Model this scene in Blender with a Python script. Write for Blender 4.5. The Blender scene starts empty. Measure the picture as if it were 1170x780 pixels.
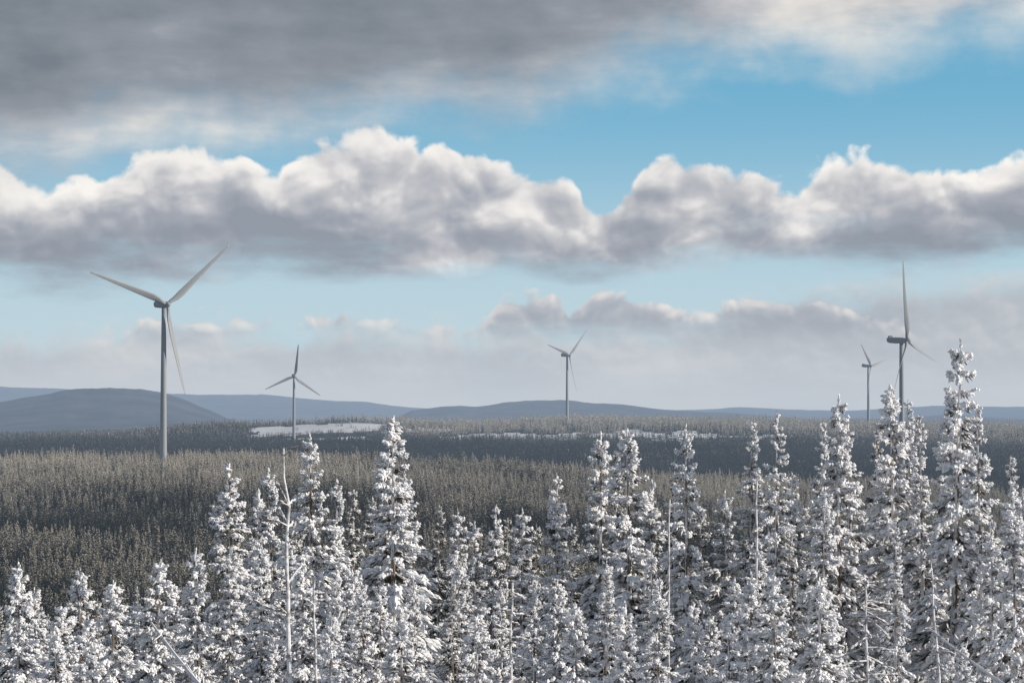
import bpy, math, numpy as np
from mathutils import Vector, Quaternion
F=2762.0; HY=465.0; CX=585.0
rng=np.random.default_rng(7)
scene=bpy.context.scene
scene.view_settings.view_transform='Standard'; scene.view_settings.look='None'; scene.view_settings.exposure=0
R=math.radians
SUN_AZ=R(96); SUN_EL=R(18)

# ---------------------------------------------------------------- node helpers
class NB:
    def __init__(s,nt): s.nt=nt; s.n=nt.nodes; s.l=nt.links; s.dim='3D'
    def set(s,sock,v):
        if isinstance(v,bpy.types.NodeSocket): s.l.new(v,sock)
        elif v is not None:
            if sock.type=='RGBA' and len(v)==3: v=(*v,1)
            sock.default_value=v
    def m(s,op,a,b=None,c=None,clamp=False):
        n=s.n.new('ShaderNodeMath'); n.operation=op; n.use_clamp=clamp
        s.set(n.inputs[0],a)
        if b is not None: s.set(n.inputs[1],b)
        if c is not None: s.set(n.inputs[2],c)
        return n.outputs[0]
    def add(s,*a):
        r=a[0]
        for x in a[1:]: r=s.m('ADD',r,x)
        return r
    def mad(s,a,k,c=0.0): return s.m('MULTIPLY_ADD',a,k,c)
    def vm(s,op,a,b=None):
        n=s.n.new('ShaderNodeVectorMath'); n.operation=op
        s.set(n.inputs[0],a)
        if b is not None: s.set(n.inputs[1],b)
        return n.outputs['Value'] if op=='LENGTH' else n.outputs[0]
    def ss(s,v,a,b,lo=0.0,hi=1.0,kind='SMOOTHSTEP'):
        n=s.n.new('ShaderNodeMapRange'); n.interpolation_type=kind; n.clamp=True
        s.set(n.inputs['Value'],v); 
        for k,x in (('From Min',a),('From Max',b),('To Min',lo),('To Max',hi)): s.set(n.inputs[k],x)
        return n.outputs['Result']
    def mix(s,f,a,b,blend='MIX'):
        n=s.n.new('ShaderNodeMix'); n.data_type='RGBA'; n.blend_type=blend
        s.set(n.inputs[0],f); s.set(n.inputs[6],a); s.set(n.inputs[7],b)
        return n.outputs[2]
    def noise(s,vec,scale,detail=4,rough=.5,color=False,dist=0.0):
        n=s.n.new('ShaderNodeTexNoise'); n.noise_dimensions=s.dim; s.set(n.inputs['Vector'],vec)
        n.inputs['Scale'].default_value=scale; n.inputs['Detail'].default_value=detail
        n.inputs['Roughness'].default_value=rough; n.inputs['Distortion'].default_value=dist
        return n.outputs['Color' if color else 'Fac']
    def voro(s,vec,scale,detail=2,rough=.5):
        n=s.n.new('ShaderNodeTexVoronoi'); n.voronoi_dimensions=s.dim; n.feature='F1'; n.normalize=True
        s.set(n.inputs['Vector'],vec); n.inputs['Scale'].default_value=scale
        n.inputs['Detail'].default_value=detail; n.inputs['Roughness'].default_value=rough
        return n.outputs['Distance']
    def ramp(s,f,stops):
        n=s.n.new('ShaderNodeValToRGB'); s.set(n.inputs[0],f); cr=n.color_ramp
        while len(cr.elements)<len(stops): cr.elements.new(.5)
        for e,(p,c) in zip(cr.elements,stops): e.position=p; e.color=(*c,1)
        return n.outputs[0]
    def curve(s,f,pts):
        n=s.n.new('ShaderNodeFloatCurve'); s.set(n.inputs['Value'],f)
        c=n.mapping.curves[0]; n.mapping.use_clip=False
        n.mapping.extend='HORIZONTAL'
        c.points[0].location=pts[0]; c.points[1].location=pts[-1]
        for p in pts[1:-1]: c.points.new(*p)
        n.mapping.update()
        return n.outputs[0]
    def xyz(s,x,y,z):
        n=s.n.new('ShaderNodeCombineXYZ'); s.set(n.inputs[0],x); s.set(n.inputs[1],y); s.set(n.inputs[2],z); return n.outputs[0]

# ---------------------------------------------------------------- world / sky
w=bpy.data.worlds.new('World'); scene.world=w; w.use_nodes=True
w.cycles.sampling_method='NONE'
w.node_tree.nodes.clear(); b=NB(w.node_tree); b.dim='2D'
tc=b.n.new('ShaderNodeTexCoord'); sep=b.n.new('ShaderNodeSeparateXYZ'); b.l.new(tc.outputs['Generated'],sep.inputs[0])
dx,dy,dz=sep.outputs
U=b.mad(b.m('ARCTAN2',dx,dy),2.762)
V=b.mad(b.m('ARCSINE',dz),2.762)
P=b.xyz(U,V,0.0)
uf=b.m('DIVIDE',b.m('ADD',U,0.785),1.6)
def ucurve(pts):
    return b.mad(b.curve(uf,[((x-CX)/1000/1.6+0.785/1.6,(HY-y)/1000+.2) for x,y in pts]),1.0,-0.2)
sky=b.n.new('ShaderNodeTexSky'); sky.sky_type='NISHITA'; sky.sun_disc=False
sky.sun_elevation=SUN_EL; sky.sun_rotation=SUN_AZ; sky.altitude=600; sky.air_density=1.0; sky.dust_density=.4; sky.ozone_density=2.0
lift=b.vm('NORMALIZE',b.xyz(dx,dy,b.mad(b.m('MAXIMUM',dz,0.0),3.0,0.03)))
b.l.new(lift,sky.inputs[0])
K=10.0
def C(r,g,bb): return (r*K,g*K,bb*K)
skyc=b.mix(1.0,sky.outputs[0],(1.1,1.6,1.55),'MULTIPLY')
skyc=b.mix(.5,skyc,C(.23,.59,.80))
hz=b.ss(V,0.08,0.38)
skyc=b.mix(b.mad(b.m('SUBTRACT',1.0,hz),.95),skyc,C(.52,.655,.72))
skyc=b.mix(b.ss(V,.5,1.0),skyc,sky.outputs[0])
wc=b.noise(P,9.0,2,.5,True)
warp=b.vm('MULTIPLY',b.vm('SUBTRACT',wc,(.5,.5,.5)),(.05,.04,0))
Pw=b.vm('ADD',P,warp)
Ps=b.vm('MULTIPLY',Pw,(1.0,1.3,1.0))
def bil(o,sc,d): return b.m('SUBTRACT',1.0,b.voro(b.vm('ADD',Ps,o),sc,d,.5))
B0=bil((0,0,0),9.0,2.5); B1=bil((.010,.022,0),9.0,2.5)
relief=b.m('SUBTRACT',B0,B1)
S0=bil((2.3,1.1,0),24.0,2); S1=bil((2.3+.005,1.1+.010,0),24.0,2)
srel=b.m('SUBTRACT',S0,S1)
nf=b.noise(b.vm('ADD',P,(3.1,1.7,0)),20,5,.55)
nl=b.noise(b.vm('MULTIPLY',b.vm('ADD',P,(9.3,4.1,0)),(1,2.0,1)),4.5,4,.5)
nw=b.noise(b.vm('MULTIPLY',b.vm('ADD',P,(5.3,7.1,0)),(1,3.8,1)),4,5,.55)
cen=lambda x,k: b.mad(x,k,-.5*k)
# --- low haze bank over the hills
T3=ucurve([(-200,370),(0,385),(100,378),(200,366),(300,372),(400,362),(500,368),(560,372),(760,368),(820,346),(870,332),(950,326),(1050,318),(1170,308),(1400,300)])
d3=b.m('SUBTRACT',T3,V)
f3=b.add(b.mad(d3,30.0),b.mad(S0,1.4,-.9),cen(nf,1.4),cen(nw,1.5))
m3=b.ss(f3,-.3,1.2,0,.94)
lit3=b.add(b.ss(d3,0.0,0.04,.80,.46),b.mad(srel,.5),cen(nl,.9),cen(nw,.6))
c3=b.ramp(lit3,[(0.0,C(.37,.41,.47)),(.5,C(.48,.51,.555)),(1.0,C(.69,.70,.71))])
c3=b.mix(b.ss(V,0.095,0.0),c3,b.mix(nw,C(.49,.54,.61),C(.60,.63,.67)))
col=b.mix(m3,skyc,c3)
# --- row of little cumulus low over the horizon
T4=ucurve([(-200,400),(0,400),(90,396),(150,376),(210,364),(260,368),(330,370),(390,362),(460,364),(530,372),(552,368),(572,342),(600,337),(635,345),(655,352),(685,330),(720,334),(742,342),(765,352),(800,356),(850,342),(900,340),(950,350),(1000,362),(1060,390),(1400,400)])
f4=b.add(b.mad(b.m('SUBTRACT',T4,V),60.0),b.mad(S0,3.0,-1.9),cen(nf,1.2))
B4=b.m('SUBTRACT',V,.082)
m4=b.m('MULTIPLY',b.ss(f4,0,.6),b.ss(b.m('ADD',B4,cen(nw,.05)),-.012,.02))
l4=b.add(b.ss(b.m('SUBTRACT',T4,V),.028,0.0,.16,.68),b.mad(srel,1.3),cen(nl,.7))
c4=b.ramp(l4,[(0.0,C(.38,.42,.48)),(.4,C(.46,.49,.54)),(.75,C(.66,.66,.67)),(1.0,C(.80,.78,.76))])
col=b.mix(m4,col,c4)
# --- cumulus row
TC=ucurve([(-300,190),(-100,200),(0,200),(60,216),(120,198),(200,176),(270,186),(308,208),(335,180),(400,166),(470,155),(530,172),(580,196),(640,200),(690,240),(720,220),(742,192),(800,182),(850,192),(900,214),(950,188),(1050,190),(1120,210),(1170,182),(1400,190)])
BC=ucurve([(-300,312),(0,318),(150,314),(300,300),(400,302),(600,296),(800,292),(1000,288),(1170,285),(1400,290)])
dT=b.m('SUBTRACT',TC,V)
fT=b.add(b.mad(dT,34.0),b.mad(B0,2.6,-1.75),b.mad(S0,1.0,-.65),cen(nf,1.1))
mT=b.ss(fT,0,.42)
fB=b.add(b.mad(b.m('SUBTRACT',V,BC),26.0),b.mad(nw,3.0,-1.35))
mB=b.ss(fB,-.5,.9)
mC=b.m('MULTIPLY',mT,mB)
hC=b.m('DIVIDE',b.m('SUBTRACT',V,BC),b.m('SUBTRACT',TC,BC),clamp=True)
litC=b.add(b.mad(b.m('POWER',hC,1.3),.60,.12),b.ss(fT,1.2,0,0,.16),b.mad(relief,1.25),b.mad(srel,.45),b.mad(nl,1.7,-.80),cen(nf,.22))
cC=b.ramp(litC,[(0.0,C(.29,.325,.38)),(.3,C(.37,.395,.45)),(.55,C(.53,.54,.57)),(.78,C(.79,.77,.76)),(1.0,C(.95,.92,.88))])
col=b.mix(mC,col,cC)
# --- upper deck
ED=ucurve([(-300,185),(0,190),(60,192),(110,172),(200,152),(300,152),(400,140),(480,124),(550,136),(640,118),(720,88),(800,80),(900,60),(1000,64),(1100,56),(1170,54),(1400,30)])
fD=b.add(b.mad(b.m('SUBTRACT',V,ED),20.0),cen(nl,1.9),cen(nw,1.0),cen(nf,.7))
mD=b.ss(fD,-.9,1.2)
hole=b.ss(b.noise(P,.9,2,.5),.46,.60)
mD=b.m('MULTIPLY',mD,b.m('SUBTRACT',1.0,b.m('MULTIPLY',b.ss(V,.55,1.0),hole)))
thick=b.ss(b.m('SUBTRACT',V,ED),-.01,.13)
litD=b.add(b.mad(thick,-.50,.66),cen(nw,.85),b.ss(U,-.1,.62,0,.46),cen(nl,.5),cen(nf,.16),b.mad(relief,.3))
cD=b.ramp(litD,[(0.0,C(.19,.22,.26)),(.35,C(.28,.31,.355)),(.7,C(.49,.505,.535)),(1.0,C(.80,.77,.73))])
col=b.mix(mD,col,cD)
bg=b.n.new('ShaderNodeBackground'); bg.inputs['Strength'].default_value=.1
b.l.new(col,bg.inputs['Color'])
wo=b.n.new('ShaderNodeOutputWorld'); b.l.new(bg.outputs[0],wo.inputs[0])

# ---------------------------------------------------------------- materials
def newmat(name):
    m=bpy.data.materials.new(name); m.use_nodes=True; m.node_tree.nodes.clear(); return m,NB(m.node_tree)
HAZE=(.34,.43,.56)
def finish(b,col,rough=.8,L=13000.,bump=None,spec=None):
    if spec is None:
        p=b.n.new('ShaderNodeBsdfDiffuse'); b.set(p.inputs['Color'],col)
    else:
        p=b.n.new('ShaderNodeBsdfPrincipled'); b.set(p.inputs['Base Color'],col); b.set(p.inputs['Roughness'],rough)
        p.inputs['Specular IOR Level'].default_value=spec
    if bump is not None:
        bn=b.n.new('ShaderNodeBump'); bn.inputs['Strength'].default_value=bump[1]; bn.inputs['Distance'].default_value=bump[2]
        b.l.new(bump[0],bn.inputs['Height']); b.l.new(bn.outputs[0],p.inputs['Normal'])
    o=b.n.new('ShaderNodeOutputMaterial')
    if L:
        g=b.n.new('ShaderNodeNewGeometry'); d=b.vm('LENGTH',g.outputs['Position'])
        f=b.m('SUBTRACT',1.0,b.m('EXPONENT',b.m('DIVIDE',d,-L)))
        e=b.n.new('ShaderNodeEmission'); b.set(e.inputs[0],HAZE)  # distance haze painted as a glow mixed over the surface colour
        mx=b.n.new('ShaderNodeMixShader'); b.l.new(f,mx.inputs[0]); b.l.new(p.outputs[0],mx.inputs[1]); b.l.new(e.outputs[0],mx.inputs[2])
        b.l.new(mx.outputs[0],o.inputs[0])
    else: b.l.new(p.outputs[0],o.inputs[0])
def attr(b,name,t='GEOMETRY'):
    n=b.n.new('ShaderNodeAttribute'); n.attribute_name=name; n.attribute_type=t; return n.outputs['Fac']
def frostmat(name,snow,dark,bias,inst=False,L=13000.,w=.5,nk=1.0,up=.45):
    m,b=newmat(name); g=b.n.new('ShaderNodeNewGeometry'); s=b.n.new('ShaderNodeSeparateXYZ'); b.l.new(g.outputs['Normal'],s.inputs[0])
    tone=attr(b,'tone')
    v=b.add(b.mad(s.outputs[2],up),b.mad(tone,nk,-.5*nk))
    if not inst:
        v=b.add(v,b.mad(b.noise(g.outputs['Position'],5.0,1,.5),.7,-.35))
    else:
        v=b.add(v,b.mad(attr(b,'frost_shade','INSTANCER'),1.6,-.8))
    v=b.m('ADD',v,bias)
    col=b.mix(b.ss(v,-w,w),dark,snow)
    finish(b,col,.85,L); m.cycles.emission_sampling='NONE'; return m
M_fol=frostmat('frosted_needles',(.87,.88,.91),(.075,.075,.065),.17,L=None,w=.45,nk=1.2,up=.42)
M_fol_shade=frostmat('shade_toned_needles',(.78,.78,.78),(.060,.062,.052),-.12,L=None,w=.45,nk=1.2,up=.42)  # darker, less frosted copy; paints shade between the front trees
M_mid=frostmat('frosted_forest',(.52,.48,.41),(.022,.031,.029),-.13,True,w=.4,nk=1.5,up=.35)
M_back=frostmat('frosted_needles_back',(.70,.72,.76),(.04,.042,.038),-.1,True,L=None)
m,b=newmat('bark_with_snow'); g=b.n.new('ShaderNodeNewGeometry')
n1=b.noise(b.vm('MULTIPLY',g.outputs['Position'],(1,1,.35)),7,2,.6)
s=b.n.new('ShaderNodeSeparateXYZ'); b.l.new(g.outputs['Normal'],s.inputs[0])
v=b.add(n1,b.mad(s.outputs[2],.6),b.mad(s.outputs[0],-.12))
finish(b,b.mix(b.ss(v,.42,.60),(.17,.13,.10),(.72,.74,.78)),.9,None); M_bark=m
m,b=newmat('rimed_dead_wood'); g=b.n.new('ShaderNodeNewGeometry')
n1=b.noise(g.outputs['Position'],5,3,.6); s=b.n.new('ShaderNodeSeparateXYZ'); b.l.new(g.outputs['Normal'],s.inputs[0])
finish(b,b.mix(b.ss(b.m('ADD',n1,b.mad(s.outputs[2],.5)),.30,.60),(.22,.19,.17),(.74,.76,.80)),.85,None); M_dead=m
m,b=newmat('turbine_paint'); g=b.n.new('ShaderNodeNewGeometry')
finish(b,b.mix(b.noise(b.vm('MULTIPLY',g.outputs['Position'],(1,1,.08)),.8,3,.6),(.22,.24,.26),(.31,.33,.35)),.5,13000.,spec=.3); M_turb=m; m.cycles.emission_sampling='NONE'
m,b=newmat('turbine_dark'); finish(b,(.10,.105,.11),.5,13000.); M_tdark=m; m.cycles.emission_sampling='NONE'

# ---------------------------------------------------------------- mesh helpers
def mk_mesh(name,verts,tris,tone=None,mats=(),midx=None,smooth=False,extra=None):
    me=bpy.data.meshes.new(name); verts=np.asarray(verts,np.float32); tris=np.asarray(tris,np.int32)
    k=tris.shape[1]
    me.vertices.add(len(verts)); me.vertices.foreach_set('co',verts.ravel())
    me.loops.add(tris.size); me.loops.foreach_set('vertex_index',tris.ravel())
    me.polygons.add(len(tris)); me.polygons.foreach_set('loop_start',np.arange(0,tris.size,k,dtype=np.int32))
    try: me.polygons.foreach_set('loop_total',np.full(len(tris),k,np.int32))
    except Exception: pass
    if midx is not None: me.polygons.foreach_set('material_index',np.asarray(midx,np.int32))
    me.polygons.foreach_set('use_smooth',np.full(len(tris),smooth))
    for mm in mats: me.materials.append(mm)
    if tone is not None:
        a=me.attributes.new('tone','FLOAT','POINT'); a.data.foreach_set('value',np.asarray(tone,np.float32))
    if extra:
        for kk,vv in extra.items():
            a=me.attributes.new(kk,'FLOAT','POINT'); a.data.foreach_set('value',np.asarray(vv,np.float32))
    me.update(calc_edges=True); me.validate()
    return me
def blobs(p0,p1,r,rg,flat=.7):
    n=len(p0); d=p1-p0; L=np.linalg.norm(d,axis=1,keepdims=True)+1e-6; dn=d/L
    up=np.tile([0,0,1.],(n,1)); s=np.cross(dn,up); ls=np.linalg.norm(s,axis=1,keepdims=True)
    s=np.where(ls<.05,np.array([1.,0,0]),s/np.maximum(ls,1e-6)); u=np.cross(s,dn)
    r=r[:,None]; mid=p0+d*rg.uniform(.35,.65,(n,1))
    j=lambda: rg.uniform(.7,1.3,(n,1))
    V=np.stack([p0,mid+s*r*j(),mid+u*r*flat*j(),mid-s*r*j(),mid-u*r*flat*j(),p1],1)
    V[:,1:5]+=dn[:,None,:]*L[:,None,:]*rg.uniform(-.18,.18,(n,4,1))
    T=np.array([[0,2,1],[0,3,2],[0,4,3],[0,1,4],[5,1,2],[5,2,3],[5,3,4],[5,4,1]])
    return V.reshape(-1,3),(np.arange(n)[:,None,None]*6+T).reshape(-1,3)
def tube(pts,rad,seg=7,rg=None):
    pts=np.asarray(pts,float); n=len(pts); a=np.arange(seg)*2*np.pi/seg
    V=[]
    for i in range(n):
        d=pts[min(i+1,n-1)]-pts[max(i-1,0)]; d=d/(np.linalg.norm(d)+1e-9)
        q=np.array([1.,0,0]) if abs(d[0])<.8 else np.array([0,1.,0])
        s=np.cross(d,q); s/=np.linalg.norm(s); u=np.cross(d,s)
        V.append(pts[i]+(np.cos(a)[:,None]*s+np.sin(a)[:,None]*u)*rad[i])
    V=np.concatenate(V); T=[]
    for i in range(n-1):
        for k in range(seg):
            A=i*seg+k; B=i*seg+(k+1)%seg; T+= [[A,B,B+seg],[A,B+seg,A+seg]]
    return V,np.array(T)
class Acc:
    def __init__(s): s.V=[];s.T=[];s.t=[];s.m=[];s.n=0
    def add(s,V,T,tone,mi):
        s.V.append(V); s.T.append(T+s.n); s.n+=len(V)
        s.t.append(np.broadcast_to(np.asarray(tone,float),(len(V),)).copy()); s.m.append(np.full(len(T),mi))
    def mesh(s,name,mats): return mk_mesh(name,np.concatenate(s.V),np.concatenate(s.T),np.concatenate(s.t),mats,np.concatenate(s.m))
def spruce(acc,seed,H,Lm,cb,dens,ntw,nlump,tw_r=.04,sticks=True,org=(0,0,0),lenk=.24,gap=0.0,stub=0,htone=0.):
    rg=np.random.default_rng(seed); org=np.array(org,float)
    nb=int(dens*H*(1-cb))
    h=cb*H+(H-cb*H-.10)*rg.uniform(0,1,nb)**.80
    if gap>0:
        keep=(np.sin(h*3.1+seed)+np.sin(h*1.3+seed*2)+rg.normal(0,.6,nb))>-1.9+gap*1.2; h=h[keep]; nb=len(h)
    rel=(H-h)/(H*(1-cb)); az=rg.uniform(0,2*np.pi,nb)
    L=Lm*(.035+.965*np.minimum(1,rel*1.10)**.92)*rg.uniform(.58,1.16,nb)*(1+.16*np.sin(az*2+h*1.1+seed))*(1+.16*np.sin(h*2.3+seed*3))+.05
    sl=.95*(1-rel)**1.7-.18+rg.normal(0,.10,nb); dr=.25+.6*rel+rg.uniform(0,.2,nb)
    lean=rg.normal(0,.010,2)
    btone=rg.normal(0,.16,nb)
    def pos(i,t):
        l=L[i]*t
        return np.stack([np.cos(az[i])*l+lean[0]*h[i],np.sin(az[i])*l+lean[1]*h[i],h[i]+L[i]*(sl[i]*t-dr[i]*t*t+.20*t**4)],1)
    i=np.repeat(np.arange(nb),ntw); n=len(i); t=rg.uniform(.08,1,n)**.55
    p=pos(i,t); a=az[i]+np.where(rg.random(n)<.5,-1,1)*rg.uniform(.05,1.0,n)
    lt=(.07+lenk*L[i])*rg.uniform(.6,1.2,n)*(1.15-.6*t)
    e=p+np.stack([np.cos(a)*lt,np.sin(a)*lt,-lt*rg.uniform(.05,1.05,n)],1)
    V,T=blobs(p,e,np.minimum(tw_r*1.7,tw_r*.6+lt*.14)*rg.uniform(.7,1.3,n),rg)
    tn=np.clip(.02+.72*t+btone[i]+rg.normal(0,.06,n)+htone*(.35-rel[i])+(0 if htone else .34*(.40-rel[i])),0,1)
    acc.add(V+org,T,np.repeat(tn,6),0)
    if nlump:
        i=np.repeat(np.arange(nb),nlump); n=len(i); t=rg.uniform(.2,1.02,n)**.7
        p=pos(i,t-.08); e=pos(i,np.minimum(t+.16,1.12)); off=rg.normal(0,1,(n,3))*np.array([.10,.10,.02])*(L[i][:,None]+.1); p=p+off; e=e+off; p[:,2]+=.03;e[:,2]+=.0
        dd=e-p; ln=np.linalg.norm(dd,axis=1,keepdims=True)+1e-6; e=p+dd/ln*np.clip(ln,.10,.5)
        V,T=blobs(p,e,tw_r*rg.uniform(1.0,2.1,n)*np.clip(.45+L[i]*.8,.55,1.15),rg,.75)
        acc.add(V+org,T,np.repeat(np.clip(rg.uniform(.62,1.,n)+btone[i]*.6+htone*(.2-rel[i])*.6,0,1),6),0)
    k=22; zz=H-.8*rg.random(k)**1.1; aa=rg.uniform(0,6.28,k); p=np.stack([lean[0]*zz,lean[1]*zz,zz-.05],1); q=(H+.1-zz)*.13+.015
    e=p+np.stack([np.cos(aa)*q,np.sin(aa)*q,rg.uniform(.06,.2,k)],1)
    V,T=blobs(p,e,np.full(k,tw_r*.75),rg); acc.add(V+org,T,.8,0)
    if sticks:
        zz=np.linspace(-1.0,H+.05,9); pts=np.stack([lean[0]*zz,lean[1]*zz,zz],1)
        V,T=tube(pts,np.linspace(.010*H+.03,.012,9),7); acc.add(V+org,T,.5,1)
        for q in range(stub):
            hh=rg.uniform(.04,max(cb,.12)+.1)*H; aa=rg.uniform(0,6.28); ll=rg.uniform(.3,1.0)*Lm
            p0=np.array([0,0,hh]); d=np.array([math.cos(aa),math.sin(aa),rg.uniform(-.35,.1)])
            V,T=tube([p0,p0+d*ll*.5,p0+d*ll+np.array([0,0,-.1*ll])],[.022,.016,.006],4); acc.add(V+org,T,.5,1)
            kk=4; tt=rg.uniform(.2,1,kk)[:,None]; p=p0+d*ll*tt+np.array([0,0,.02]); e=p+d*.18+rg.normal(0,.05,(kk,3))
            V,T=blobs(p,e,rg.uniform(.025,.05,kk),rg); acc.add(V+org,T,.8,0)

# ---------------------------------------------------------------- terrain
PX=np.array([-400,0,130,250,400,500,560,650,750,850,950,1050,1170,1600.])
rows=[]
for D,z in ((1,-1.7),(30,-5.5),(60,-9.5),(80,-12),(130,-19),(200,-29),(350,-48),(480,-58),(600,-61)):
    rows.append((D,np.full(14,float(z))))
def yr(D,ys): rows.append((D,(HY-np.array(ys,float))*D/F))
yr(760,[672]*6+[676]*4+[682]*4)
yr(1000,[606]*6+[612,616,620,624,626,628,630,632])
yr(1250,[562,560,556,555,558,566,572,578,584,588,592,596,600,604])
yr(1450,[543,540,536,534,539,545,548,552,558,562,566,570,575,580])
yr(1700,[556,552,548,546,550,556,560,564,570,574,578,582,586,590])
yr(2050,[545,542,542,542,545,550,552,554,556,558,560,562,564,566])
yr(2500,[528,526,524,520,520,524,526,528,530,532,534,534,536,538])
yr(2900,[514,513,511,508,504,507,507,507,508,510,511,512,514,516])
yr(3200,[508,507,500,491,483,487,486,483,482,484,487,489,491,496])
for D,z in ((3600,-48),(4500,-75),(6000,-82),(8000,-82),(14000,-84),(40000,-90)): rows.append((D,np.full(14,float(z))))
RD=np.log(np.array([r[0] for r in rows],float)); RZ=np.array([r[1] for r in rows])
def vnoise(x,y,seed):
    xi=np.floor(x).astype(np.int64); yi=np.floor(y).astype(np.int64); fx=x-xi; fy=y-yi
    fx=fx*fx*(3-2*fx); fy=fy*fy*(3-2*fy)
    def hsh(a,b_):
        h=(a*374761393+b_*668265263+seed*144665)&0x7fffffff; h=((h^(h>>13))*1274126177)&0x7fffffff; return ((h^(h>>16))&0xffff)/65535.
    return (hsh(xi,yi)*(1-fx)+hsh(xi+1,yi)*fx)*(1-fy)+(hsh(xi,yi+1)*(1-fx)+hsh(xi+1,yi+1)*fx)*fy
def fbm(x,y,seed,o=4):
    s=0;a=.5;t=0
    for k in range(o): s=s+a*vnoise(x*2**k,y*2**k,seed+k); t+=a; a*=.5
    return s/t-.5
hillA=([-500,-200,0,40,80,130,165,190,215,240,262,300],[470,466,462,455,449,445,447,452,461,470,480,495])
hillB=([420,470,510,545,575,610,650,690,730,790,850,920,1000,1080,1200,1600],[492,470,465,466,461,459,456,459,464,469,473,478,480,476,478,470])
hillC=([-800,-300,0,100,160,230,300,360,420,470,540,700,860,960,1060,1170,1300,2000],[440,446,443,444,448,453,449,456,460,466,470,473,466,470,463,466,460,468])
def terr(x,y):
    D=np.sqrt(x*x+y*y)+1e-3; px=CX+F*np.arctan2(x,y)
    ld=np.log(np.maximum(D,1.)); 
    i=np.clip(np.searchsorted(RD,ld)-1,0,len(RD)-2); f=np.clip((ld-RD[i])/(RD[i+1]-RD[i]),0,1); f=f*.5+.5*f*f*(3-2*f)
    j=np.clip(np.searchsorted(PX,px)-1,0,len(PX)-2); g=np.clip((px-PX[j])/(PX[j+1]-PX[j]),0,1); g=g*g*(3-2*g)
    z=(RZ[i,j]*(1-g)+RZ[i,j+1]*g)*(1-f)+(RZ[i+1,j]*(1-g)+RZ[i+1,j+1]*g)*f
    amp=np.interp(D,[0,40,200,600,900,1250,1450,2000,2600,3200,4000,8000,20000],[0.1,.5,1.5,10,20,16,7,12,14,8,6,10,14])
    z=z+amp*fbm(x/190+50,y/190+50,3)*np.clip(D/300,0,1)+.5*fbm(x/9+9,y/9+9,5)
    for (hx,hy),D0,sD in ((hillA,9000,1100),(hillB,11500,1300),(hillC,18000,2000)):
        ht=(HY-np.interp(px,hx,hy))*D0/F+83
        ht=np.maximum(ht,0)*(1+.16*fbm(px/42+D0,D/1500,11,5))
        z=np.maximum(z,-83+ht*np.exp(-((D-D0)/sD)**2)+40*fbm(x/600,y/600,21,5)*(ht>5))
    return z
def clearing(x,y):
    D=np.sqrt(x*x+y*y); px=CX+F*np.arctan2(x,y); n=fbm(x/45+31,y/60+3,41,5)+.5*fbm(x/14,y/22,43,3)
    def box(x0,x1,d0,d1,sx=12,sd=25,k=5.0):
        e=np.minimum(np.minimum(px-x0,x1-px)/sx,np.minimum(D-d0,d1-D)/sd)+n*k; return e>0
    m=box(300,436,3050,3200,14,24,5.5)|box(322,420,2935,2990,12,14,6)|box(495,660,2985,3045,12,16,5)|box(118,172,1395,1452,8,12)|box(176,196,1375,1420,6,8)|box(680,900,3005,3045,20,14,6)|box(-40,8,1040,1100,8,14)|box(470,520,3120,3170)
    m|=(fbm(x/150+7,y/150+77,63)>.27)&(D>2800)&(D<4300)
    m|=(fbm(x/60+17,y/60+7,64)>.25)&(D>450)&(D<1500)
    return m
azs=np.radians(np.concatenate([np.linspace(-180,-40,29)[:-1],np.linspace(-40,-14,60)[:-1],np.linspace(-14,14,740),np.linspace(14,40,60)[1:],np.linspace(40,180,29)[1:-1]]))
Ds=np.concatenate([[1.5],np.geomspace(4,2600,200),np.linspace(2610,3400,60),np.geomspace(3460,7500,24),np.linspace(7700,21000,90),np.geomspace(22000,40000,8)])
A,DD=np.meshgrid(azs,Ds); X=np.sin(A)*DD; Y=np.cos(A)*DD; Z=terr(X,Y)
cl=clearing(X,Y).astype(float); forest=np.where(DD<420,0,1-cl)
forest=np.where(DD>4300,1.,forest)
nr,nc=X.shape; Vt=np.stack([X,Y,Z],2).reshape(-1,3)
ii,jj=np.meshgrid(np.arange(nr-1),np.arange(nc),indexing='ij'); j2=(jj+1)%nc
Q=np.stack([ii*nc+jj,ii*nc+j2,(ii+1)*nc+j2,(ii+1)*nc+jj],2).reshape(-1,4)[:,::-1]
m,b=newmat('snowy_ground'); g=b.n.new('ShaderNodeNewGeometry'); fo=attr(b,'forest')
n1=b.noise(g.outputs['Position'],.05,4,.65); n2=b.noise(g.outputs['Position'],.9,3,.6); n3=b.noise(g.outputs['Position'],.005,4,.6)
snow=b.mix(n1,(.55,.58,.63),(.80,.81,.83)); wood=b.mix(b.ss(n3,.3,.7),(.024,.032,.040),(.08,.085,.09))
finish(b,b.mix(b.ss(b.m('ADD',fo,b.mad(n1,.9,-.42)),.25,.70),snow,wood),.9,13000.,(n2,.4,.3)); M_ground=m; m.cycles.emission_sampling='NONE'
me=mk_mesh('ground',Vt,Q,None,[M_ground],smooth=True,extra={'forest':forest.ravel()})
og=bpy.data.objects.new('ground',me); scene.collection.objects.link(og)
if me.polygons[len(me.polygons)//2].normal.z<0: me.flip_normals()

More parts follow.
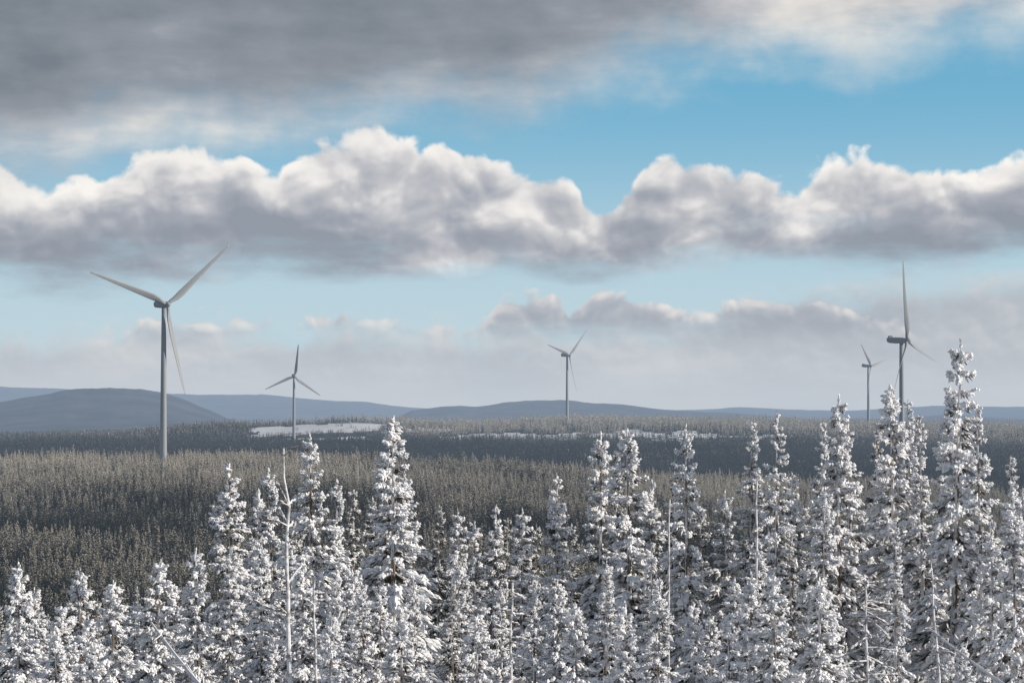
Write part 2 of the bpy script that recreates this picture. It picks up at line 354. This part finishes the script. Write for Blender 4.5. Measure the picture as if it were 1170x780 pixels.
# ---------------------------------------------------------------- instanced forests
def inst_forest(name,pts,rot,scl,idx,frost_shade,col):
    me=bpy.data.meshes.new(name); me.vertices.add(len(pts)); me.vertices.foreach_set('co',np.asarray(pts,np.float32).ravel())
    for nme,t,arr in (('rotz','FLOAT',rot),('scl','FLOAT',scl),('frost_shade','FLOAT',frost_shade)):
        a=me.attributes.new(nme,t,'POINT'); a.data.foreach_set('value',np.asarray(arr,np.float32))
    a=me.attributes.new('idx','INT','POINT'); a.data.foreach_set('value',np.asarray(idx,np.int32))
    ob=bpy.data.objects.new(name,me); scene.collection.objects.link(ob)
    gt=bpy.data.node_groups.new(name+'_scatter','GeometryNodeTree')
    gt.interface.new_socket('Geometry',in_out='INPUT',socket_type='NodeSocketGeometry'); gt.interface.new_socket('Geometry',in_out='OUTPUT',socket_type='NodeSocketGeometry')
    N=gt.nodes; Lk=gt.links; gi=N.new('NodeGroupInput'); go=N.new('NodeGroupOutput')
    ci=N.new('GeometryNodeCollectionInfo'); ci.inputs['Collection'].default_value=col; ci.inputs['Separate Children'].default_value=True; ci.inputs['Reset Children'].default_value=True
    io=N.new('GeometryNodeInstanceOnPoints'); io.inputs['Pick Instance'].default_value=True
    def na(nm,t):
        n=N.new('GeometryNodeInputNamedAttribute'); n.data_type=t; n.inputs['Name'].default_value=nm; return n.outputs['Attribute']
    cx=N.new('ShaderNodeCombineXYZ'); Lk.new(na('rotz','FLOAT'),cx.inputs[2])
    m2p=N.new('GeometryNodeMeshToPoints'); Lk.new(gi.outputs[0],m2p.inputs['Mesh'])
    Lk.new(m2p.outputs[0],io.inputs['Points']); Lk.new(ci.outputs[0],io.inputs['Instance']); Lk.new(na('idx','INT'),io.inputs['Instance Index'])
    er=N.new('FunctionNodeEulerToRotation'); Lk.new(cx.outputs[0],er.inputs[0]); Lk.new(er.outputs[0],io.inputs['Rotation'])
    Lk.new(na('scl','FLOAT'),io.inputs['Scale']); Lk.new(io.outputs[0],go.inputs[0])
    md=ob.modifiers.new('scatter','NODES'); md.node_group=gt
    return ob
def src_collection(name,meshes):
    c=bpy.data.collections.new(name)
    for k,me in enumerate(meshes):
        o=bpy.data.objects.new('%s_%02d'%(name,k),me); c.objects.link(o)
    return c
def clumps(nm,K,g,sp,Hr,dens,ntw,nl,r,seed,wk=(.13,.18)):
    out=[]
    for k in range(K):
        acc=Acc(); rg=np.random.default_rng(seed+k)
        for q in range(g*g):
            gx,gy=(q%g-(g-1)/2)*sp,(q//g-(g-1)/2)*sp
            if rg.random()<.12: continue
            H=rg.uniform(*Hr)*(.55 if rg.random()<.2 else 1); spruce(acc,seed*7+k*20+q,H,H*rg.uniform(*wk),.04,dens,ntw,nl,r,False,(gx+rg.uniform(-.38,.38)*sp,gy+rg.uniform(-.38,.38)*sp,-.4),.40,htone=.9)
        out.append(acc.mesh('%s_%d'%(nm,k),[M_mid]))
    return out
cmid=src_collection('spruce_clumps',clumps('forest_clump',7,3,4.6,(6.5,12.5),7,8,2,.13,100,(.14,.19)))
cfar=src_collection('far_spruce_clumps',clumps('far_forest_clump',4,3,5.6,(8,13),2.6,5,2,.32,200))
def scatter(D0,D1,sp,half,seed,jit=.5):
    rg=np.random.default_rng(seed); xs=[];ys=[]
    for y in np.arange(D0,D1,sp):
        wd=half*y+60; x=np.arange(-wd,wd,sp); xs.append(x+rg.uniform(-jit,jit,len(x))*sp); ys.append(y+rg.uniform(-jit,jit,len(x))*sp)
    return np.concatenate(xs),np.concatenate(ys)
x,y=scatter(470,1620,12.8,.27,5,.4); k=~clearing(x,y); x=x[k];y=y[k]; n=len(x)
D=np.hypot(x,y); px=CX+F*np.arctan2(x,y)
fr_shade=np.clip(.33+.22*np.clip((D-1050)/350,-1,1)+.85*fbm(x/120,y/120,91)+rng.normal(0,.09,n)-.12*np.clip((300-px)/300,0,1)*(D<1150),0,1)  # frost level also paints the lit crest and the shaded lower slope
inst_forest('spruce_forest',np.stack([x,y,terr(x,y)],1),rng.uniform(0,6.28,n),rng.uniform(.75,1.2,n)*(1+.7*fbm(x/50,y/50,95)),rng.integers(0,7,n),fr_shade,cmid)
x,y=scatter(1640,3500,15.5,.25,6,.4); k=~clearing(x,y)|(np.random.default_rng(4).random(len(x))<.10)
x=x[k];y=y[k]; n=len(x)
D=np.hypot(x,y); px=CX+F*np.arctan2(x,y)
inc=(px>285)&(px<450)&(D>2800)&(D<3205)
fr_shade=np.clip(np.interp(D,[1600,2750,2950,3080,3400],[.0,.0,.18,.80,.9])*np.interp(px,[0,250,420,520],[.1,.25,.6,1.])+.35*fbm(x/110,y/110,92)+rng.normal(0,.05,n),0,1)  # low values paint cloud shadow on the lower slope; the crest has rime
inst_forest('distant_forest',np.stack([x,y,terr(x,y)],1),rng.uniform(0,6.28,n),rng.uniform(.75,1.15,n)*(1+.6*fbm(x/90,y/90,96))*np.where(inc,.55,1.),rng.integers(0,4,n),fr_shade,cfar)
print('forest instances',n)

# ---------------------------------------------------------------- foreground spruces
FG=[]; spec=[]
for k in range(16):
    acc=Acc(); mt=M_fol
    if k<5: H,lr,cb,de,tw,lu,gp,st=9,.122+.010*k,.03,20,30,9,.15,8
    elif k<8: H,lr,cb,de,tw,lu,gp,st=13,.092+.008*(k-5),.18,18,30,9,.45,34
    elif k<12: H,lr,cb,de,tw,lu,gp,st=5,.170+.015*(k-8),.02,30,24,9,.0,0
    else: H,lr,cb,de,tw,lu,gp,st=10,.11+.01*(k-12),.12,17,26,6,.35,24; mt=M_fol_shade
    spruce(acc,40+k,H,H*lr,cb,de,tw,lu,.044 if not 8<=k<12 else .035,True,gap=gp,stub=st)
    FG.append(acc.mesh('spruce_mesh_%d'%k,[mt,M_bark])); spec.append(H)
def put(px,ytop,D,kind=None,name='spruce_tree',ws=1.0,rg=rng):
    x=(px-CX)/F*D; y=D; zg=float(terr(np.array([x]),np.array([y]))[0]); zt=(HY-ytop)/F*D; H=zt-zg
    if H<1.5: return
    if kind is None:
        kind=rg.integers(0,5) if H<10.5 else (rg.integers(5,8) if rg.random()<.5 else rg.integers(0,5))
        if H<6: kind=rg.integers(8,12)
        if (D>76 and rg.random()<.75) or rg.random()<.15: kind=rg.integers(12,16)
    o=bpy.data.objects.new(name,FG[kind]); s=H/spec[kind]
    o.location=(x,y,zg); wsc=ws*rg.uniform(.85,1.1); o.scale=(s*wsc,s*wsc,s); o.rotation_euler=(rg.normal(0,.012),rg.normal(0,.012),rg.uniform(0,6.28))
    scene.collection.objects.link(o)
sky_trees=[(270,528,82,1),(292,560,90,3),(317,535,88,0),(357,497,80,2),(385,548,86,0),(405,560,92,13),(432,515,78,1),(450,478,76,3),(471,538,84,2),(500,578,92,12),(520,582,86,2),(545,596,90,0),(560,577,95,1),(576,592,95,13),(593,582,92,2),(610,600,96,14),(636,542,84,1),(655,600,92,12),(685,495,82,2),(704,518,88,13),(722,492,80,3),(741,548,86,1),(770,542,84,12),(786,487,78,2),(808,580,90,14),(835,562,88,2),(860,482,86,5),(885,470,78,6),(897,545,80,1),(912,540,88,15),(935,482,86,5),(958,453,80,2),(976,482,84,6),(1000,490,90,13),(1025,441,82,3),(1041,458,90,5),(1056,472,78,6),(1083,390,76,2),(1101,442,88,7),(1125,460,72,5),(1148,520,80,6),(1166,560,74,2),(1195,480,76,4),(1225,450,80,3),
 (22,646,62,9),(44,672,66,8),(68,690,58,10),(97,650,64,8),(128,666,60,11),(152,690,66,9),(176,640,62,10),(203,668,70,8),(228,630,66,9),(262,626,66,2),(300,612,64,1),(345,640,62,9),(420,655,62,1),(383,648,60,2),(522,640,66,0),(545,700,54,10),(480,655,64,1),(612,662,66,0),(657,690,56,11),(716,690,56,9),(750,660,60,1),(884,655,56,10),(830,700,56,8),(935,668,60,9),(790,690,58,11),(575,668,64,2),(458,690,56,8),(1020,600,62,6),(690,640,66,0)]
for t in sky_trees: put(*t,ws=1.0)
E=([-400,0,100,230,270,300,360,450,500,560,640,700,790,830,880,960,1030,1090,1130,1170,1600],[680,680,680,655,610,600,575,560,625,640,620,580,575,600,550,545,525,520,540,560,560])
rf=np.random.default_rng(21)
cnt=0
while cnt<205:
    px=rf.uniform(-260,1430) if cnt<175 else rf.uniform(-20,280); e=np.interp(px,*E); D=rf.uniform(54,128); t=rf.random()
    yt=e+t*(760-e)
    if D<64 and yt<640: continue
    put(px,yt,D,rg=rf); cnt+=1
bk=[]
for k in range(5):
    acc=Acc(); H=8+k*.7; spruce(acc,700+k,H,H*.13,.05,12,10,4,.08,True,gap=.1); bk.append(acc.mesh('slope_spruce_%d'%k,[M_back,M_bark]))
cb_=src_collection('slope_spruces',bk)
x,y=scatter(125,470,4.2,.28,8,.5); n=len(x)
inst_forest('slope_forest',np.stack([x,y,terr(x,y)-.2],1),rng.uniform(0,6.28,n),rng.uniform(.5,1.05,n),rng.integers(0,5,n),rng.uniform(.2,.65,n),cb_)

# dead trees ------------------------------------------------------
def dead(px,ytop,D,r0,nbr,bl,seed,name='dead_tree',droop=-.2,snow=1.0,hmin=.25,crook=.05):
    rg=np.random.default_rng(seed); x=(px-CX)/F*D; zg=float(terr(np.array([x]),np.array([D]))[0]); H=(HY-ytop)/F*D-zg
    acc=Acc(); zz=np.linspace(-.6,H,14); off=np.cumsum(rg.normal(0,crook,(14,2)),0)*.5
    pts=np.stack([off[:,0],off[:,1],zz],1); V,T=tube(pts,np.linspace(r0,.02,14),8); acc.add(V,T,.7,0)
    for q in range(nbr):
        t=rg.uniform(hmin,.99); c=np.array([np.interp(t*H,zz,off[:,0]),np.interp(t*H,zz,off[:,1]),t*H]); a=rg.uniform(0,6.28); l=bl*rg.uniform(.4,1.2)*(1.15-t*.75)
        d=np.array([math.cos(a),math.sin(a),droop+rg.normal(0,.25)]); p1=c+d*l*.55; p2=c+d*l+np.array([0,0,-.12*l]); V,T=tube([c,p1,p2],[.022,.014,.006],5); acc.add(V,T,.5,0)
        k=int(5*snow)+1; tt=rg.uniform(.15,1,k)[:,None]; p=c+(p2-c)*tt+rg.normal(0,.015,(k,3)); e=p+d/np.linalg.norm(d)*rg.uniform(.1,.22,(k,1))
        V,T=blobs(p,e,rg.uniform(.025,.05,k),rg); acc.add(V,T,.9,0)
    me=acc.mesh('dead_tree_mesh',[M_dead]); o=bpy.data.objects.new(name,me); o.location=(x,D,zg); scene.collection.objects.link(o)
dead(329,512,56,.085,18,1.0,1,droop=.5,crook=.09)
dead(861,545,62,.045,10,.3,2,crook=.03)
dead(764,570,66,.045,9,.3,3,crook=.03)
dead(592,665,52,.045,40,.45,4,droop=-.05)
dead(990,655,50,.045,46,.9,5,droop=-.1)
dead(1072,640,60,.05,20,.6,7)
dead(365,660,58,.045,14,.5,9,droop=.3)
def leaning(a,bq,D,r,seed):
    rg=np.random.default_rng(seed); P0=np.array([(a[0]-CX)/F*D,D,(HY-a[1])/F*D]); P1=np.array([(bq[0]-CX)/F*(D-3),D-3,(HY-bq[1])/F*(D-3)])
    d=P1-P0; P1=P1+d*.6
    tt=np.linspace(0,1,8)[:,None]; pts=P0*(1-tt)+P1*tt+np.stack([np.zeros(8),np.zeros(8),-.10*np.sin(tt[:,0]*3.14)],1)
    acc=Acc(); V,T=tube(pts,np.linspace(r*.4,r,8),7); acc.add(V,T,.6,0)
    for q in range(10):
        t=rg.uniform(.02,.8); c=P0*(1-t)+P1*t; v=rg.normal(0,1,3); v/=np.linalg.norm(v); V,T=tube([c,c+v*.3],[.015,.006],4); acc.add(V,T,.5,0)
    o=bpy.data.objects.new('leaning_dead_trunk',acc.mesh('leaning_trunk_mesh',[M_dead])); scene.collection.objects.link(o)
leaning((174,710),(236,782),46,.055,1); leaning((1060,716),(1150,778),50,.045,2)

# ---------------------------------------------------------------- wind turbines
def obj(name,me,par): 
    o=bpy.data.objects.new(name,me); o.parent=par; scene.collection.objects.link(o); return o
def ring_mesh(name,rings,mat,cap=True):
    seg=len(rings[0]); V=np.concatenate(rings); fs=[]
    for i in range(len(rings)-1):
        for k in range(seg): A=i*seg+k;B=i*seg+(k+1)%seg; fs.append((A,B,B+seg,A+seg))
    if cap: fs.append(tuple(range(seg))[::-1]); fs.append(tuple((len(rings)-1)*seg+k for k in range(seg)))
    me=bpy.data.meshes.new(name); me.from_pydata([tuple(v) for v in V],[],fs); me.materials.append(mat); me.update()
    for p in me.polygons: p.use_smooth=len(p.vertices)==4
    return me
def turbine(px,yhub,ybase,D,Rb,yaw,a0,pitch=-20):
    x=(px-CX)/F*D; zh=(HY-yhub)/F*D; zb=(HY-ybase)/F*D; zg=float(terr(np.array([x]),np.array([D]))[0]); zb=min(zb,zg)-1
    Ht=zh-zb; e=bpy.data.objects.new('wind_turbine',None); e.location=(x,D,zb); scene.collection.objects.link(e)
    a=np.arange(28)*2*np.pi/28; circ=lambda r,z:np.stack([np.cos(a)*r,np.sin(a)*r,np.full(28,z)],1)
    zs=np.linspace(0,Ht-1.6,10); rr=np.interp(zs,[0,Ht],[2.15,1.25])
    obj('tower',ring_mesh('tower',[circ(r,z) for r,z in zip(rr,zs)],M_turb),e)
    n=np.array([math.sin(yaw),-math.cos(yaw),0.]); hx=np.array([math.cos(yaw),math.sin(yaw),0.]); up=np.array([0,0,1.])
    q=np.arange(20)*2*np.pi/20; sq=lambda w_,h_:np.stack([np.sign(np.cos(q))*np.abs(np.cos(q))**.45*w_,np.sign(np.sin(q))*np.abs(np.sin(q))**.45*h_],1)
    rings=[]
    for t,w_,h_,dz_ in ((2.6,1.3,1.3,0),(2.0,1.75,1.7,0),(0,1.9,1.9,.1),(-4,1.95,2.0,.2),(-8,1.8,1.8,.35),(-9.3,1.5,1.3,.6),(-9.6,1.1,.9,.7)):
        s2=sq(w_,h_); rings.append(n*t+hx*s2[:,:1]+up*s2[:,1:]+up*(Ht+dz_))
    obj('nacelle',ring_mesh('nacelle',rings,M_turb),e)
    rings=[]
    for t,w_,h_ in ((-8.6,1.1,.1),(-8.6,1.1,.7),(-6.4,1.1,.7),(-6.2,1.0,.1)):
        s2=sq(w_,.35); rings.append(n*t+hx*s2[:,:1]*1.0+up*(s2[:,1:]+Ht+2.1+h_))
    obj('cooler_top',ring_mesh('cooler_top',rings,M_tdark),e)
    rings=[]
    for t,r in ((2.6,1.5),(3.2,1.75),(4.4,1.8),(5.4,1.45),(6.1,.8),(6.35,.15)):
        rings.append(n*t+hx*(np.cos(q)*r)[:,None]+up*(np.sin(q)*r)[:,None]+up*Ht)
    obj('hub',ring_mesh('hub',rings,M_turb),e)
    hub=n*4.0+up*Ht
    for k in range(3):
        th=R(a0+120*k); dr=hx*math.cos(th)+up*math.sin(th); tg=-hx*math.sin(th)+up*math.cos(th)
        rings=[]
        for f,ch,tk,tw in ((.015,2.1,2.1,0),(.05,2.1,2.0,10),(.12,3.2,1.2,16),(.2,3.9,.8,13),(.32,3.5,.6,9),(.5,2.8,.4,6),(.7,2.1,.28,3),(.88,1.45,.18,2),(.97,.9,.1,1),(1.0,.2,.04,0)):
            r=f*Rb; ta=R(pitch-tw); c1=tg*math.cos(ta)+n*math.sin(ta); c2=-tg*math.sin(ta)+n*math.cos(ta)
            u=np.cos(q); sh=np.where(tk>1.5,0,.25)*ch
            rings.append(hub+dr*r+n*(f**2*Rb*.045)+c1*((u*ch*.5)-sh)[:,None]+c2*(np.sin(q)*tk*.5*(1-.35*u*(tk<1.5)))[:,None])
        obj('blade_%d'%(k+1),ring_mesh('blade',rings,M_turb),e)
turbine(187,348,535,1400,54,R(38),42,-10)
turbine(336,430,512,2900,39,R(14),84,-10)
turbine(648,406,487,3150,51,R(50),45,-18)
turbine(992,418,494,3200,40,R(50),14,-18)
turbine(1030,389,577,1560,54,R(62),106.5,-22)

# ---------------------------------------------------------------- sun and camera
sd=bpy.data.lights.new('sun','SUN'); sd.energy=5.0; sd.angle=R(.5); sd.color=(1,.90,.77)
so=bpy.data.objects.new('sun',sd); scene.collection.objects.link(so)
S=Vector((math.sin(SUN_AZ)*math.cos(SUN_EL),math.cos(SUN_AZ)*math.cos(SUN_EL),math.sin(SUN_EL)))
so.rotation_euler=S.to_track_quat('Z','Y').to_euler(); so.location=(0,0,200)
cd=bpy.data.cameras.new('camera'); cd.lens=85; cd.sensor_width=36; cd.clip_start=.5; cd.clip_end=60000
co=bpy.data.objects.new('camera',cd); scene.collection.objects.link(co); co.location=(0,0,0)
co.rotation_euler=(R(90)+math.atan((HY-390)/F),0,0); scene.camera=co
print('tree tris',[len(m.polygons) for m in FG])
